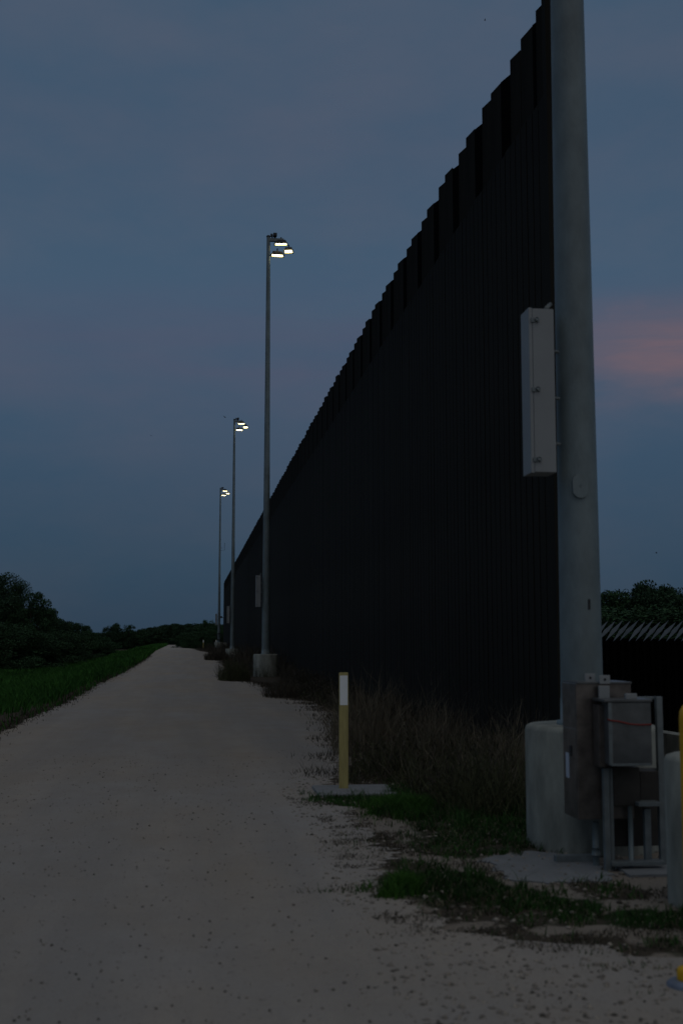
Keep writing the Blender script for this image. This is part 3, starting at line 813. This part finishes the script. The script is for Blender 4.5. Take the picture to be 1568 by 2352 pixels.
# small leaf and seed litter that thickens the weeds
pp = []; f_ = strip(11.0, 40, 1.6)
for _ in range(20000):
    x, y, z, sc = f_(); pp.append((x, y, z + random.random() ** 1.4 * .42 * sc))
blades(pp, .05, .007 + .0006 * np.array([p[1] for p in pp]), 1.4, M['brush'], 'weed_litter')
pp = []
for _ in range(16000):
    x, y, z, sc = f_(); pp.append((x, y, z + random.random() ** 2 * .2))
blades(pp, .06, .009 + .0005 * np.array([p[1] for p in pp]), 1.2, M['brush_green'], 'weed_litter')

def clump(name, cx, cy, rx, ry, n_, h, w, mt, label, cat='weed clump', lean=.7, group=None):
    def f():
        t_ = random.uniform(0, math.tau); r_ = math.sqrt(random.random())
        return (cx + rx * r_ * math.cos(t_), cy + ry * r_ * math.sin(t_), gz(cx, cy), 1.15 - .5 * r_)
    o = twigs(n_, f, h, w, name, mt, lean); tag(o, label, cat, group); return o
q = ground_at(840, 1700)
clump('weed_clump', 2.35, 16.6, .45, .6, 420, 1.05, .0042, M['straw'], 'tall pale dry weed clump just right of the yellow marker post')
clump('weed_clump', 2.9, 14.2, .4, .5, 260, .9, .0036, M['straw'], 'sparse tall dry stalks between the marker post and the near pole')
clump('weed_clump', 3.4, 12.6, .35, .5, 240, .8, .0034, M['straw'], 'dry forked stalks against the wall left of the near concrete foundation')
clump('weed_clump', 1.5, 44.5, .60, 1.4, 620, .80, .009, M['brush_green'], 'bushy olive weed clump at the road edge left of the middle pole foundation')
clump('weed_clump', 2.75, 48.75, .5, .12, 60, .5, .006, M['brush_green'], 'thin weed sprigs growing against the foundation of the tallest whole pole')
clump('weed_clump', 1.75, 85.0, 1.0, 2.0, 500, .8, .018, M['brush'], 'dark weed clump spilling onto the road left of the second pole')
clump('weed_clump', 2.35, 31.8, .5, .9, 500, .5, .006, M['brush'], 'low dark weed clump spreading onto the road past the marker post')

# loose stones
def stones(n_, area, s0, s1, mt, name):
    ico = np.array([(1, 0, 0), (-1, 0, 0), (0, 1, 0), (0, -1, 0), (0, 0, 1), (0, 0, -1)], dtype=np.float32)
    fi = np.array([(0, 2, 4), (2, 1, 4), (1, 3, 4), (3, 0, 4), (2, 0, 5), (1, 2, 5), (3, 1, 5), (0, 3, 5)])
    Ps = np.array([area() for _ in range(n_)], dtype=np.float32)
    s = (s0 + (s1 - s0) * RNG.random(n_) ** 3)[:, None, None]
    V = ico[None] * s * RNG.uniform(.55, 1.2, (n_, 6, 3)); V[:, :, 2] *= .6
    a_ = RNG.uniform(0, 6.28, n_); ca, sa = np.cos(a_)[:, None], np.sin(a_)[:, None]
    X = V[:, :, 0] * ca - V[:, :, 1] * sa; Y = V[:, :, 0] * sa + V[:, :, 1] * ca
    V = np.stack([X, Y, V[:, :, 2]], 2) + Ps[:, None, :]
    F = fi[None] + (np.arange(n_) * 6)[:, None, None]
    tag(obj(name, np_mesh(name, V.reshape(-1, 3), F.reshape(-1, 3), mt)), kind='stuff')
def on_road():
    while True:
        y = 4 + 24 * random.random() ** 1.6; x = random.uniform(-3.2, 3.2)
        if x < interp(ROAD_R, y) + .2 and x > -.16 * y - .6 - 1: return (x, y, gz(x, y) + .010)
def on_verge():
    while True:
        y = 4.8 + 9 * random.random() ** 1.3; x = random.uniform(.9, 4.6)
        if x > interp(ROAD_R, y) - .5 or y < 6.3: return (x, y, .006)
stones(4200, on_road, .003, .0125, M['stone'], 'dark_pebbles')
stones(4200, on_road, .003, .011, M['stone_l'], 'pale_pebbles')
stones(6500, on_verge, .004, .026, M['stone_l'], 'verge_gravel')
stones(2600, on_verge, .005, .026, M['stone'], 'verge_clods')

# ------------------------------------------------------------------ trees
def make_tree(seed, H, R, mt, n_cl=46, per=190, low=.12, leaf=.22):
    rr = random.Random(seed); g = np.random.default_rng(seed)
    crown_c = []
    tries = 0
    while len(crown_c) < n_cl:
        x, y = rr.uniform(-1, 1), rr.uniform(-1, 1); z = rr.uniform(low, 1)
        q_ = math.hypot(x, y); lim = math.sqrt(max(0, 1 - ((z - .42) / .62) ** 2)) * (.8 + .35 * noise.noise(Vector((x * 2 + seed, y * 2, z * 2))))
        if q_ > lim: continue
        if q_ < lim * .45 and z < .75 and rr.random() < .6: continue
        crown_c.append((x * R, y * R, z * H, rr.uniform(.13, .24) * min(R, H * .6)))
    V = []
    for cx, cy, cz, cr_ in crown_c:
        n_ = per; d = g.normal(size=(n_, 3)); d /= np.linalg.norm(d, axis=1)[:, None]
        p_ = d * (cr_ * g.uniform(.25, 1.12, n_) ** .6)[:, None] * np.array([1.15, 1.15, .85]) + np.array([cx, cy, cz])
        u = g.normal(size=(n_, 3)); u /= np.linalg.norm(u, axis=1)[:, None]
        w_ = np.cross(u, g.normal(size=(n_, 3))); w_ /= np.linalg.norm(w_, axis=1)[:, None]
        s = (leaf * g.uniform(.5, 1.2, n_))[:, None]
        V.append(np.stack([p_ - u * s * .5, p_ + w_ * s * .3, p_ + u * s * .5, p_ - w_ * s * .3], 1))
    V = np.concatenate(V, 0); n_ = len(V); o = (np.arange(n_) * 4)[:, None]
    F = np.concatenate([o + [0, 1, 2], o + [0, 2, 3]], 0)
    crown = np_mesh('crown', V.reshape(-1, 3), F, mt)
    m = MB(); r0 = .035 * H
    tz = H * (low + .3)
    m.tube([(0, 0, -.3), (.03 * R, 0, tz * .5), (-.02 * R, .03 * R, tz), (0, 0, H * .75)], [r0, r0 * .8, r0 * .55, r0 * .15], 7)
    for cx, cy, cz, cr_ in crown_c[::4]:
        z0 = min(cz * .7, tz * rr.uniform(.4, 1)); m.tube([(0, 0, z0), (cx * .5, cy * .5, (z0 + cz) / 2 + .1 * H * .3), (cx, cy, cz)], [r0 * .45, r0 * .28, r0 * .08], 5)
    return crown, m.mesh('trunk', M['bark'])
VAR = [make_tree(11, 9.6, 5.0, M['leaf_a'], 120, 300, .03, .24), make_tree(12, 6.4, 3.3, M['leaf_b'], 80, 260, .0, .22), make_tree(13, 6.0, 3.8, M['leaf_a'], 84, 260, .0, .22),
       make_tree(14, 7.0, 3.0, M['leaf_b'], 60, 230, .15, .2), make_tree(15, 3.0, 2.2, M['leaf_b'], 60, 520, .0, .085)]
VH = [9.6, 6.4, 6.0, 7.0, 3.0]
def tree(k, x, y, zb, H, label, group, wide=1.0, rz=None, name='tree'):
    r = empty(name, (x, y, zb), random.uniform(0, 6.28) if rz is None else rz)
    s = H / VH[k]; r.scale = (s * wide, s * wide, s)
    obj('trunk', VAR[k][1], r); obj('crown', VAR[k][0], r)
    cat = 'shrub' if name == 'shrub' else 'tree'
    tag(r, label, cat, group); return r
def tree_px(k, px, top, Y, label, group, wide=1.0, name='tree'):
    t_ = at(px, top, Y); zb = gz(t_.x, Y) - .1
    return tree(k, t_.x, Y, zb, t_.z - zb, label, group, wide, name=name)
GL = 'trees on the field left of the road'
ORD = ['first', 'second', 'third', 'fourth', 'fifth', 'sixth', 'seventh', 'eighth', 'ninth', 'tenth', 'eleventh', 'twelfth']
SHR = ['second from the left picture edge', 'third from the left edge', 'fourth from the left edge', 'fifth from the left edge', 'sixth from the left edge', 'seventh from the left edge', 'eighth from the left edge', 'cut by the left picture edge', 'farthest to the right']
tree_px(0, -22, 1322, 128, 'tallest dark tree, cut by the left picture edge', GL, 1.0)
tree_px(0, 40, 1342, 133, 'tall dark tree standing right of the tallest one at the left edge', GL, .62)
tree_px(1, 72, 1368, 126, 'dark leafy tree at the right shoulder of the tall left trees', GL, .75)
for k_, px, tp, Y, w_ in ((2, 98, 1402, 150, 1.0), (1, 125, 1422, 158, 1.1), (2, 152, 1427, 165, 1.0), (3, 176, 1432, 172, 1.1), (1, 196, 1441, 180, 1.0), (2, 210, 1452, 190, .8),
                          (4, 20, 1440, 118, 1.8), (4, 60, 1450, 122, 1.8), (4, 95, 1448, 132, 1.8), (4, 130, 1455, 142, 1.8), (4, 165, 1458, 152, 1.8), (4, 196, 1462, 165, 1.6), (4, 226, 1462, 185, 1.4),
                          (4, -15, 1430, 112, 1.8), (4, 250, 1474, 205, 1.6)):
    if k_ != 4:
        nt_ = globals().get('nt_', 0) + 1
        tree_px(k_, px, tp, Y, 'lower dark tree, %s of six stepping down rightwards from the tall left trees' % ORD[nt_ - 1], 'trees in the left thicket', w_)
    else:
        ns_ = globals().get('ns_', 0) + 1
        tree_px(k_, px, tp, Y, 'dark shrub at the foot of the left thicket, %s' % SHR[ns_ - 1], 'shrubs at the foot of the left thicket', w_, 'shrub')
GF = 'far trees on the horizon'
tree_px(2, 258, 1434, 330, 'rounded far tree standing above the left part of the horizon', GF, .85)
tree_px(3, 293, 1435, 330, 'flat-topped far tree on the horizon, second from the thicket', GF, 1.0)
tree_px(3, 478, 1424, 240, 'far tree crown rising highest just left of the farthest pole', GF, .8)
rl = random.Random(5)
for i in range(44):
    px = 232 + i * 6.4 + rl.uniform(-3, 3); Y = rl.uniform(330, 400) if px < 400 else rl.uniform(250, 300)
    top = interp([(225, 1452), (300, 1450), (335, 1451), (350, 1443), (400, 1436), (430, 1434), (500, 1437)], px) + rl.uniform(-3, 4)
    tree_px(rl.choice((1, 2, 2)), px, top, Y, 'far dark tree in the low line along the horizon', 'trees in the far tree line', rl.uniform(1.0, 1.6))
for i_, (px, tp, Y, w_) in enumerate(((432, 1462, 215, 1.5), (440, 1452, 190, 1.5), (458, 1450, 185, 1.5), (478, 1452, 180, 1.4), (492, 1446, 178, 1.2), (505, 1448, 190, 1.2))):
    tree_px(4, px, tp, Y, 'green shrub where the road bends, %s from the road' % ORD[i_], 'shrubs at the road bend', w_, 'shrub')
GR = 'trees behind the lower fence'
for i_, (k_, px, tp, Y, w_) in enumerate(((3, 1388, 1358, 84, .8), (1, 1422, 1368, 80, .9), (2, 1458, 1346, 82, .85), (1, 1500, 1358, 86, .8), (2, 1533, 1368, 80, .9), (3, 1564, 1352, 84, .85))):
    tree_px(k_, px, tp, Y, 'dark tree behind the lower fence, %s to the right of the near pole' % ORD[i_], GR, w_)
for i_, px in enumerate((1400, 1440, 1480, 1520, 1560)):
    tree_px(4, px, 1398 + i_ % 2 * 4, 73 + i_ % 2, 'low bushy tree right above the slanted fence tops, %s from the near pole' % ORD[i_], GR, 2)

# ------------------------------------------------------------------ birds
def bird(px, py, Y, span, rz, tilt, label):
    p_ = at(px, py, Y); m = MB()
    m.tube([(0, -.5 * span * .5, 0), (0, -.16 * span, .01), (0, .1 * span, 0), (0, .28 * span, 0)], [.01 * span, .07 * span, .06 * span, .015 * span], 6)
    for s_ in (-1, 1):
        m.add([(0, .08 * span, .01), (s_ * .25 * span, .1 * span, .12 * span), (s_ * .52 * span, -.05 * span, .05 * span), (s_ * .22 * span, -.06 * span, .10 * span), (0, -.12 * span, 0)],
              [(0, 1, 3, 4), (1, 2, 3)])
    o = m.build('bird', M['bird'], None, p_, (tilt, .3, rz)); tag(o, label, 'bird')
bird(516, 958, 60, .32, .9, .5, 'small dark bird flying left of the second floodlight pole head')
bird(347, 1001, 80, .26, .3, .3, 'tiny dark bird high in the left sky')
bird(1506, 1270, 60, .24, 1.2, .2, 'tiny dark bird in the sky right of the big near pole')
bird(1113, 46, 70, .25, 1.5, .1, 'tiny dark bird near the top of the sky')
